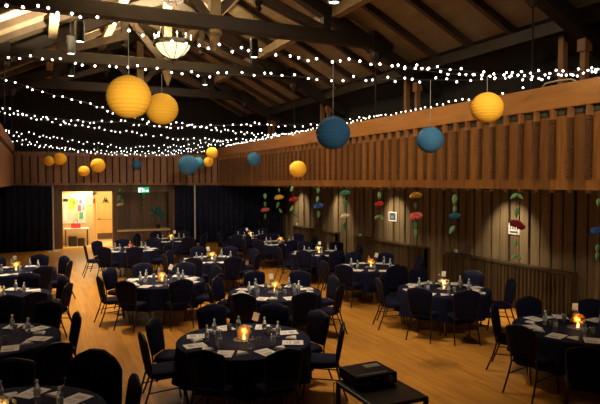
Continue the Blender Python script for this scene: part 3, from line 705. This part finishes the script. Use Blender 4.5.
# wall pictures, thermostats
def wall_sign(px, py, wpx, hpx, lab, kind):
    q = on_x(px, py, XWR-.04); D = (q-Vector((0, 0, EYE))).dot(FW)
    wd = on_x(px-wpx/2, py, XWR).y-on_x(px+wpx/2, py, XWR).y; hh = hpx*D/F
    o = empty('framed_picture' if kind == 0 else 'wall_notice', q); tag(o, lab, 'picture' if kind == 0 else 'sign')
    MB().box(-.02, .0, -wd/2, wd/2, -hh/2, hh/2).build('board', M_paper, o)
    mb = MB()
    if kind == 0:
        mb.box(-.024, -.021, -wd*.36, wd*.36, -hh*.36, hh*.36); mb.build('image', mat('picture_dark', (.07, .09, .13), .5), o)
        MB().box(-.028, -.025, -wd*.15, wd*.2, -hh*.2, hh*.1).build('figure', mat('picture_mid', (.3, .33, .38), .5), o)
    else:
        for k in range(4): mb.box(-.024, -.021, -wd*.36+k*wd*.2, -wd*.36+k*wd*.2+wd*.09, -hh*.05, hh*.3)
        mb.box(-.024, -.021, -wd*.36, wd*.36, -hh*.36, -hh*.2); mb.build('image', mat('picture_dark', (.07, .09, .13), .5), o)
wall_sign(393, 216.5, 8, 9.5, 'small square dark picture in white mount on the lit board wall', 0)
wall_sign(514.5, 229, 11, 11, 'white notice with dark markings partly behind the dark red paper flower', 1)
for px, py, lab in ((297.5, 224, 'small white wall box at the far end of the board wall'), (361, 235, 'small white wall box above the second wall panel'), (456.5, 251, 'small white wall box at the end of the slatted radiator cover')):
    q = on_x(px, py, XWR-.06); o = MB().box(-.05, .0, -.05, .05, -.05, .05).build('thermostat', M_cap, None, bevel=.008, loc=q); tag(o, lab, 'wall box', 'white wall boxes')

# ================================================================ CHAIR
def make_chair():
    c = empty('banquet_chair')
    # seat
    mb = MB(); N = 28; prof = []
    def ring(z, k):
        out = []
        for i in range(N):
            a = 2*PI*i/N; ca, sa = math.cos(a), math.sin(a); e = .42
            x = math.copysign(abs(ca)**e, ca)*.215*k; y = math.copysign(abs(sa)**e, sa)*.215*k
            x *= 1+.06*(y/.215)
            out.append((x, y, z))
        return out
    rs = [ring(.40, .9), ring(.405, .98), ring(.43, 1.0), ring(.462, .99), ring(.478, .93), ring(.486, .7), ring(.488, .3)]
    vs = [p for r in rs for p in r]; fs = []
    for i in range(len(rs)-1):
        for k in range(N): fs.append((i*N+k, i*N+(k+1) % N, (i+1)*N+(k+1) % N, (i+1)*N+k))
    fs.append(tuple(range(N-1, -1, -1))); fs.append(tuple((len(rs)-1)*N+k for k in range(N)))
    mb.add(vs, fs).build('seat', M_seat, c, smooth=True)
    # back outline (crown back), in the plane leaning backwards
    half = [(.178, .49), (.190, .56), (.204, .66), (.212, .76), (.214, .835), (.208, .868), (.190, .888), (.158, .897), (.122, .906), (.075, .925), (.0, .934)]
    out = [(-x, z) for x, z in half]+[(x, z) for x, z in reversed(half[:-1])]
    def back(x, z, o): return (x, -.205-(z-.48)*.17+o, z)
    cx = 0; czz = .72; n = len(out); vs = []
    for k, o in ((1, -.012), (1, .012), (.9, .028), (.5, .034)): vs += [back(x*k, czz+(z-czz)*k, o) for x, z in out]
    vs2 = [back(x*k, czz+(z-czz)*k, -.022) for k in (.9, .5) for x, z in out]
    base = vs; allv = base+vs2; fs = []
    for i in range(3):
        for k in range(n): fs.append((i*n+k, i*n+(k+1) % n, (i+1)*n+(k+1) % n, (i+1)*n+k))
    for k in range(n): fs.append((k, 4*n+k, 4*n+(k+1) % n, (k+1) % n))
    for k in range(n): fs.append((4*n+k, 5*n+k, 5*n+(k+1) % n, 4*n+(k+1) % n))
    fs.append(tuple(3*n+k for k in range(n))); fs.append(tuple(5*n+k for k in range(n-1, -1, -1)))
    MB().add(allv, fs).build('backrest', M_seat, c, smooth=True)
    fr = [back(x*1.03, z+.004 if z > .8 else z, -.004) for x, z in out]
    MB().tube([(-.19, -.20, .42)]+fr+[(.19, -.20, .42)], .011, 7).build('back_frame', M_frame, c, smooth=True)
    MB().tube([(-.19, -.2, .42), (-.2, .19, .40), (.2, .19, .40), (.19, -.2, .42), (-.19, -.2, .42)], .011, 7).build('seat_frame', M_frame, c)
    for s in (-1, 1):
        MB().tube([(s*.19, -.19, .42), (s*.20, -.235, .25), (s*.215, -.33, .0)], .0125, 7).build('leg', M_frame, c)
        MB().tube([(s*.19, .17, .41), (s*.20, .215, .2), (s*.205, .245, .0)], .0125, 7).build('leg', M_frame, c)
    MB().tube([(-.20, -.235, .25), (-.198, .20, .27)], .008, 6).tube([(.20, -.235, .25), (.198, .20, .27)], .008, 6).tube([(-.198, .20, .27), (.198, .20, .27)], .008, 6).build('stretcher', M_frame, c)
    return c
CHAIR = remember(make_chair()); CHAIR.scale = (1.06, 1.05, 1.045); chair_used = [False]
CHAIRS = []
def put_chair(back_pos, centre, tid, R_off=.24, extra=None, label=None, twist=0):
    """back_pos: where the chair back stands"""
    d = Vector((centre.x-back_pos.x, centre.y-back_pos.y, 0)).normalized()
    d = Matrix.Rotation(twist, 3, 'Z') @ d
    p = Vector((back_pos.x, back_pos.y, 0))+d*R_off
    if chair_used[0]: o = copy_tree(CHAIR)
    else: o = CHAIR; chair_used[0] = True
    o.location = p; o.rotation_euler = (0, 0, math.atan2(d.y, d.x)-PI/2)
    CHAIRS.append((tid, o, label)); return o

# ================================================================ TABLES
def cloth_mesh(seed):
    rnd = random.Random(seed); n = 120; mb = MB()
    ph = [rnd.uniform(0, 6.28) for _ in range(4)]
    def rad(a, t): return .905+t*.03+(.010+.055*t)*t**.4*(math.sin(11*a+ph[0]+.8*math.sin(3*a+ph[1]))*.6+.4*math.sin(19*a+ph[2])) if t > 0 else .905
    vs = [(0, 0, .757)]; rings = []
    lev = [(.3, .757, 0), (.6, .757, 0), (.88, .757, 0), (.902, .753, 0), (.908, .74, .0)]
    for r, z, t in lev: rings.append([(r*math.cos(2*PI*k/n), r*math.sin(2*PI*k/n), z) for k in range(n)])
    for j in range(1, 9):
        t = j/8; rings.append([(rad(2*PI*k/n, t)*math.cos(2*PI*k/n), rad(2*PI*k/n, t)*math.sin(2*PI*k/n), .74-.44*t+.02*t*math.sin(5*2*PI*k/n+ph[3])) for k in range(n)])
    for r in rings: vs += r
    fs = [(0, 1+k, 1+(k+1) % n) for k in range(n)]
    for i in range(len(rings)-1):
        for k in range(n): fs.append((1+i*n+k, 1+i*n+(k+1) % n, 1+(i+1)*n+(k+1) % n, 1+(i+1)*n+k))
    mb.add(vs, fs); return mb.mesh('tablecloth', M_cloth, smooth=True)
CLOTHS = [cloth_mesh(i) for i in range(3)]
def make_table():
    t = empty('round_table')
    MB().lathe([(0, .715), (.88, .715), (.90, .73), (.90, .742), (.88, .75), (0, .75)], n=48).build('tabletop', M_ltable, t)
    for sx in (-1, 1):
        for sy in (-1, 1): MB().tube([(sx*.42, sy*.35, .72), (sx*.5, sy*.42, .35), (sx*.52, sy*.44, 0)], .016, 8).build('leg', M_steel, t)
    return t
TABLE = remember(make_table())
# bottle, glass, paper etc.
bot_me = MB().lathe([(0, 0), (.030, 0), (.032, .01), (.032, .045), (.029, .055), (.032, .065), (.032, .13), (.028, .155), (.014, .185), (.013, .20), (0, .20)], n=12).mesh('body', M_plastic, smooth=True)
lab_me = MB().lathe([(.0325, .07), (.0328, .072), (.0328, .118), (.0325, .12)], n=12).mesh('label', M_label, smooth=True)
cap_me = MB().lathe([(0, .195), (.016, .195), (.016, .218), (0, .218)], n=10).mesh('cap', M_cap)
gl_me = MB().lathe([(0, 0), (.028, 0), (.036, .11), (.033, .11), (.026, .006), (0, .006)], n=14).mesh('drinking_glass', M_glass, smooth=True)
def paper_me(w_, h_, prt):
    mb = MB().box(-w_/2, w_/2, -h_/2, h_/2, 0, .003); me = mb.mesh('paper', M_paper)
    return me
pap_me = paper_me(.21, .28, 0)
prn_me = MB().box(-.07, .05, -.09, -.02, .0031, .0038).box(-.07, .07, .03, .045, .0031, .0038).box(-.07, .07, .07, .08, .0031, .0038).mesh('print', M_print)
nap_me = MB().add([(-.09, -.06, 0), (.09, -.06, 0), (0, .09, 0), (-.07, -.05, .02), (.07, -.05, .02), (0, .06, .024)], [(0, 2, 1), (3, 4, 5), (0, 1, 4, 3), (1, 2, 5, 4), (2, 0, 3, 5)]).mesh('napkin', M_paper)
def petals(m, R, n, seed):
    rnd = random.Random(seed); mb = MB()
    for k in range(n):
        a = rnd.uniform(0, 2*PI); e = rnd.uniform(.0, 1.3); c = Vector((math.cos(a)*math.cos(e), math.sin(a)*math.cos(e), math.sin(e)))
        p = c*R*rnd.uniform(.55, 1.0); s = R*.30; ax = c.orthogonal().normalized(); ay = c.cross(ax)
        ring = [p+(ax*math.cos(t)+ay*math.sin(t))*s*rnd.uniform(.75, 1.1) for t in [i*PI/3 for i in range(6)]]
        vs = [p-c*s*.4]+ring+[p+c*s*.5]
        mb.add(vs, [(0, i % 6+1, (i-1) % 6+1) for i in range(1, 7)]+[(7, (i-1) % 6+1, i % 6+1) for i in range(1, 7)])
    return mb.mesh('blossoms', m)
PET = {'y': petals(M_yfl, .085, 30, 1), 'o': petals(M_ofl, .085, 30, 2), 'p': petals(M_pfl, .085, 30, 3), 'r': petals(M_rfl, .08, 26, 4)}
jar_o = MB().lathe([(0, 0), (.06, 0), (.085, .03), (.095, .08), (.085, .14), (.065, .17), (.06, .17), (.078, .135), (.086, .08), (.078, .035), (.055, .01), (0, .01)], n=20).mesh('jar', M_jar, smooth=True)
jar_c = MB().lathe([(0, 0), (.04, 0), (.055, .04), (.06, .09), (.055, .09), (.05, .04), (.036, .01), (0, .01)], n=16).mesh('jar', M_jarc, smooth=True)
pl_me = MB().lathe([(0, 0), (.11, 0), (.15, .008), (.15, .011), (.11, .005), (0, .005)], n=28).mesh('plate', mat('mirror_plate', (.5, .45, .4), .15, .6), smooth=True)
fl_me = MB().lathe([(0, .03), (.014, .045), (.018, .065), (.008, .09), (0, .105)], n=10).mesh('flame', M_flame, smooth=True)
can_me = MB().lathe([(0, .008), (.03, .008), (.03, .035), (0, .035)], n=14).mesh('candle', M_cap)

TBL = [ # px, py of table-top centre, phrase, angle offset, flower, jar, card dx/rot, chairs list override
 (244, 339.5, 'table beside the projector', [30, 68, 112, 163, 196, 250, 290, 355], 'o', 'amber', (.10, .35)),
 (275, 292, 'second table back from the projector', 20, 'y', 'clear', (-.05, -.2)),
 (162, 281, 'aisle table with the amber candle jar', 18, 'o', 'amber', (.08, .5)),
 (130, 249.5, 'aisle table facing the oak door', 10, 'r', 'clear', None),
 (171, 240, 'back table below the alcove', 22, 'y', 'clear', (.1, .1)),
 (212, 259.5, 'third table back from the projector', 22, 'y', 'clear', (-.08, -.3)),
 (251, 237, 'back table before the corner curtain', 22, 'p', 'clear', (-.08, -.5)),
 (280, 243, 'table below the yellow garland', 15, 'y', 'clear', None),
 (319, 253, 'table below the blue flower garland', 22, 'p', 'clear', (.0, .1)),
 (371, 267, 'table below the framed picture', 22, 'o', 'clear', (.1, .35)),
 (444, 289, 'table before the radiator cover', [10, 62, 115, 163, 196, 250, 288], 'p', 'clear', (.0, .1)),
 (578, 328, 'table below the dark red flower', None, 'o', 'clear', (.0, .05)),
 (16, 270.5, 'table before the aisle-side curtain', 22, 'y', 'clear', (-.08, -.1)),
 (-2, 296, 'second table out from the aisle-side curtain', 22, 'p', 'clear', None),
 (-11, 339, 'third table out from the aisle-side curtain', None, 'p', 'clear', None),
 (2, 421, 'table in the bottom corner, next the coat', None, 'p', 'clear', None),
]
def ordlabel(lst, fmt, group):
    lst.sort(key=lambda o: px_of(o.location))
    n = len(lst)
    for i, o in enumerate(lst):
        o['label'] = fmt % (ORD[i]+' from left')
        if group: o['group'] = group
def rnd_ang(): return random.uniform(-.25, .25)
TABPOS = []
for ti, (px, py, ph, off, fl, jar, card) in enumerate(TBL):
    c = on_z(px, py, .757); c.z = 0; TABPOS.append(c)
    t = TABLE if ti == 0 else copy_tree(TABLE)
    t.location = c; t.rotation_euler = (0, 0, rnd_ang()+.3); tag(t, 'round folding table under the navy cloth, the '+ph, 'table', 'round banquet tables')
    cl = link('tablecloth', CLOTHS[ti % 3], None, c); cl.rotation_euler = (0, 0, random.uniform(0, 6)); tag(cl, 'dark navy cloth draped over the '+ph, 'tablecloth', 'navy tablecloths')
    # centrepiece
    ce = empty('centrepiece', (c.x, c.y, .757)); nm = {'y': 'yellow', 'o': 'orange', 'p': 'pale cream', 'r': 'dark red'}[fl]
    tag(ce, ('glowing amber candle jar' if jar == 'amber' else nm+' flowers around a candle')+' on the '+ph, 'centrepiece', 'table centrepieces')
    link('plate', pl_me, ce)
    if jar == 'amber':
        link('jar', jar_o, ce, (0, 0, .008)); link('blossoms', PET['o'], ce, (0, 0, .12)).scale = (.8, .8, .9)
    else:
        link('jar', jar_c, ce, (.0, 0, .008)); link('blossoms', PET[fl], ce, (.0, 0, .09)).scale = (1.5, 1.5, 1.5)
    v = (Vector((0, 0, 0))-Vector((c.x, c.y, 0))).normalized()*.10
    cd = link('candle', can_me, ce, (v.x, v.y, 0)); link('flame', fl_me, cd)
    lp = lamp('candle_glow', 'POINT', (c.x+v.x*1.1, c.y+v.y*1.1, .757+.16), 1.6 if jar == 'amber' or fl == 'o' else .8, (1, .55, .2), shadow_soft_size=.03)
    if card:
        q = c+RT*card[0]*.8+FW*.12
        kc = empty('table_card', (q.x, q.y, .757)); tag(kc, 'white number card on a stick on the '+ph, 'card holder', 'table number cards')
        kc.rotation_euler = (0, 0, -YAW)
        MB().lathe([(0, 0), (.035, 0), (.03, .012), (0, .014)], n=14).tube([(0, 0, .01), (card[1]*.16, 0, .24)], .003, 5).build('stand', M_steel, kc)
        dx = card[1]; mb = MB().bar((dx*.16, 0, .23), (dx*.25, 0, .34), .004, .085, (1, 0, 0)); mb.build('card', M_paper, kc)
    # places
    fl_ = Vector((c.x, c.y, 0)).normalized(); rt_ = Vector((fl_.y, -fl_.x, 0))
    bots = []; paps = []; naps = []; gls = []
    for k in range(8):
        a = math.radians((22 if isinstance(off, list) else off if off is not None else 20)+45*k)
        d = rt_*math.cos(a)+fl_*math.sin(a); tng = Vector((-d.y, d.x, 0)); rz = math.atan2(d.y, d.x)+PI/2
        q = c+d*.68+tng*random.uniform(-.06, .06)
        o = link('menu_sheet', pap_me, None, (q.x, q.y, .759)); o.rotation_euler = (0, 0, rz+random.uniform(-.5, .5)); o['category'] = 'paper'; paps.append(o)
        if ti in (0, 1, 2, 10, 11, 14, 15): link('print', prn_me, o)
        q = c+d*.60+tng*random.uniform(.22, .27)
        o = link('napkin', nap_me, None, (q.x, q.y, .759)); o.rotation_euler = (0, 0, random.uniform(0, 6)); o['category'] = 'napkin'; naps.append(o)
        if k % 4 != 3 or ti < 3:
            q = c+d*random.uniform(.42, .50)+tng*random.uniform(-.16, -.08)
            o = link('water_bottle', bot_me, None, (q.x, q.y, .758)); o['category'] = 'bottle'; bots.append(o)
            link('cap', cap_me, o)
            link('label', lab_me, o)
        if k % 2 == 0 and ti in (0, 1, 2, 10, 11, 14):
            q = c+d*random.uniform(.36, .42)+tng*.06
            o = link('drinking_glass', gl_me, None, (q.x, q.y, .758)); o['category'] = 'glass'; gls.append(o)
    ordlabel(bots, 'water bottle on the '+ph+', %s', 'water bottles')
    ordlabel(paps, 'white menu sheet on the '+ph+', %s', 'menu sheets')
    ordlabel(naps, 'folded white napkin on the '+ph+', %s', 'folded napkins')
    ordlabel(gls, 'clear drinking glass on the '+ph+', %s', 'drinking glasses')
    if off is not None:
        for aa in (off if isinstance(off, list) else [off+45*k+random.uniform(-5, 5) for k in range(8)]):
            a = math.radians(aa); R = 1.24+random.uniform(-.03, .07)
            p = c+(rt_*math.cos(a)+fl_*math.sin(a))*R
            if p.x > XWR-.55 or p.x < XWL+.3: continue
            put_chair(p, c, ti, twist=random.uniform(-.08, .08))
# hand-placed chairs of the near tables (picture x, picture y of the chair's top)
def by_top(px, py, tid, **kw):
    q = on_z(px, py, .975); return put_chair(q, TABPOS[tid], tid, **kw)
for a in ((497, 305), (523, 325), (530, 298), (592, 300), (588, 346)): by_top(a[0], a[1], 11)
for a in ((74, 313), (47, 302), (52, 343), (8, 296)): by_top(a[0], a[1], 14)
by_top(10, 361, 15); CC = by_top(93, 355, 15); by_top(131, 377, 15)
for ti in range(16):
    L = [o for t, o, l in CHAIRS if t == ti]; L.sort(key=lambda o: px_of(o.location))
    for i, o in enumerate(L): tag(o, 'navy banquet chair at the '+TBL[ti][2]+', '+ORD[i]+' from left', 'chair', 'navy banquet chairs')

# coat over the chair
def coat():
    mb = MB(); N = 36; rows = []
    half = [(0.0, .965), (.12, .955), (.20, .91), (.25, .84), (.28, .72), (.30, .58), (.31, .42), (.32, .25)]
    rnd = random.Random(3)
    for i in range(13):
        t = i/12
        z = .97-.72*t; wv = .10+.22*min(1, (t*4.2))**.55 + .03*t; yb = -.205-(z-.48)*.17
        ring = []
        for k in range(N):
            a = 2*PI*k/N; e = .6; ca, sa = math.cos(a), math.sin(a)
            fold = 1+.05*t*math.sin(7*a+1)+.03*t*math.sin(13*a)
            ring.append((math.copysign(abs(ca)**e, ca)*wv*fold, yb+math.copysign(abs(sa)**.8, sa)*(.045+.05*t)*fold, z))
        rows.append(ring)
    vs = [p for r in rows for p in r]; fs = []
    for i in range(12):
        for k in range(N): fs.append((i*N+k, i*N+(k+1) % N, (i+1)*N+(k+1) % N, (i+1)*N+k))
    fs.append(tuple(range(N)))
    return mb.add(vs, fs).build('coat', M_coat, None, smooth=True)
co = coat(); co.location = CC.location; co.rotation_euler = CC.rotation_euler; co.scale = CC.scale; tag(co, 'big black coat hung over a chair back beside the aisle', 'coat')

# ================================================================ PROJECTOR CART
zc = .90
pbl = on_z(335.5, 381, zc); pfr = on_z(429, 396.5, zc); pbr = Vector((pfr.x, pbl.y, zc)); pfl = Vector((pbl.x, pfr.y, zc))
cen = (pbl+pfr)/2; ux = (pbr-pbl); wd = ux.length; ux.normalize(); dp = abs(pfr.y-pbr.y)
ct = empty('projector_stand', (cen.x, cen.y, 0), math.atan2(ux.y, ux.x)); tag(ct, 'black wheeled stand carrying the projector', 'stand')
MB().box(-wd/2, wd/2, -dp/2, dp/2, zc-.04, zc).build('shelf', M_black, ct, bevel=.008)
MB().box(-wd/2+.02, wd/2-.02, -dp/2+.02, dp/2-.02, .25, .28).build('shelf', M_black, ct)
for sx in (-1, 1):
    for sy in (-1, 1):
        x, y = sx*(wd/2-.02), sy*(dp/2-.02); l = MB().box(x-.018, x+.018, y-.018, y+.018, .06, zc-.04).build('leg', M_black, ct)
        MB().lathe([(0, 0), (.03, .0), (.03, .05), (.01, .065)], (x, y, 0), 12).build('caster', M_black, l)
print('CART', wd, dp)
a = on_z(348, 386.5, zc); b = on_z(393, 383, zc)
P0 = on_z(358, 391, zc); P1 = on_z(397.5, 384, zc); P1.y = P0.y; P2 = on_z(341, 378, zc)
u = (P1-P0); pw = u.length; u.normalize(); vdir = Vector((-u.y, u.x, 0)); pd = abs(P2.y-P0.y)
pc = P0+u*pw/2+vdir*pd/2; print('PROJ', pw, (P2-P0).length)
pj = empty('projector', (pc.x, pc.y, zc), math.atan2(u.y, u.x)); tag(pj, 'black data projector on the stand, lens towards the room', 'projector')
MB().box(-pw/2, pw/2, -pd/2, pd/2, .015, .125).build('body', mat('matte_black', (.012, .012, .013), .6, spec=.2), pj, bevel=.012)
MB().tube([(0, 0, 0), (0, .025, 0)], .01).v
m_ = MB()
for r0, r1, y0, y1 in ((.042, .042, -.0, -.02),): m_.tube([(pw*.30, -pd/2, .065), (pw*.30, -pd/2-.02, .065)], .040, 20)
m_.build('lens_ring', mat('grey_ring', (.35, .35, .36), .3), pj)
MB().tube([(pw*.30, -pd/2-.015, .065), (pw*.30, -pd/2-.026, .065)], .028, 20).build('lens', mat('lens_glass', (.6, .62, .7), .15, .2), pj)
MB().box(-pw/2+.03, pw/2-.09, -pd/2+.05, -pd/2+.062, .1255, .128).box(-pw/2+.02, -pw/2+.16, pd/2-.03, pd/2-.015, .1255, .128).build('silver_strip', M_silver, pj)
MB().box(.0, pw/2-.05, .03, .12, .1255, .128).build('control_panel', M_silver, pj)
MB().box(-.04, .02, -pd/2-.004, -pd/2-.0, .085, .095).build('badge', M_cap, pj)
mb = MB()
for k in range(9): mb.box(-pw/2+.03+k*.015, -pw/2+.037+k*.015, -pd/2-.003, -pd/2, .035, .075)
mb.build('vent_grille', mat('grey_ring', (.1, .1, .11)), pj)
for sx in (-1, 1):
    for sy in (-1, 1): MB().lathe([(0, 0), (.012, 0), (.012, .02), (0, .02)], (sx*(pw/2-.04), sy*(pd/2-.04), 0), 10).build('foot', M_black, pj)
cb = MB().tube([pc-u*pw*.3+vdir*.14+Vector((0, 0, zc-pc.z+.05)), pbl+Vector((-.02, 0, -.02)), pbl+Vector((-.03, -.03, -.4)), pbl+Vector((-.05, .05, -.86))], .005, 6).build('power_cable', M_black, None, smooth=True); tag(cb, 'black cable hanging down behind the projector stand', 'cable')
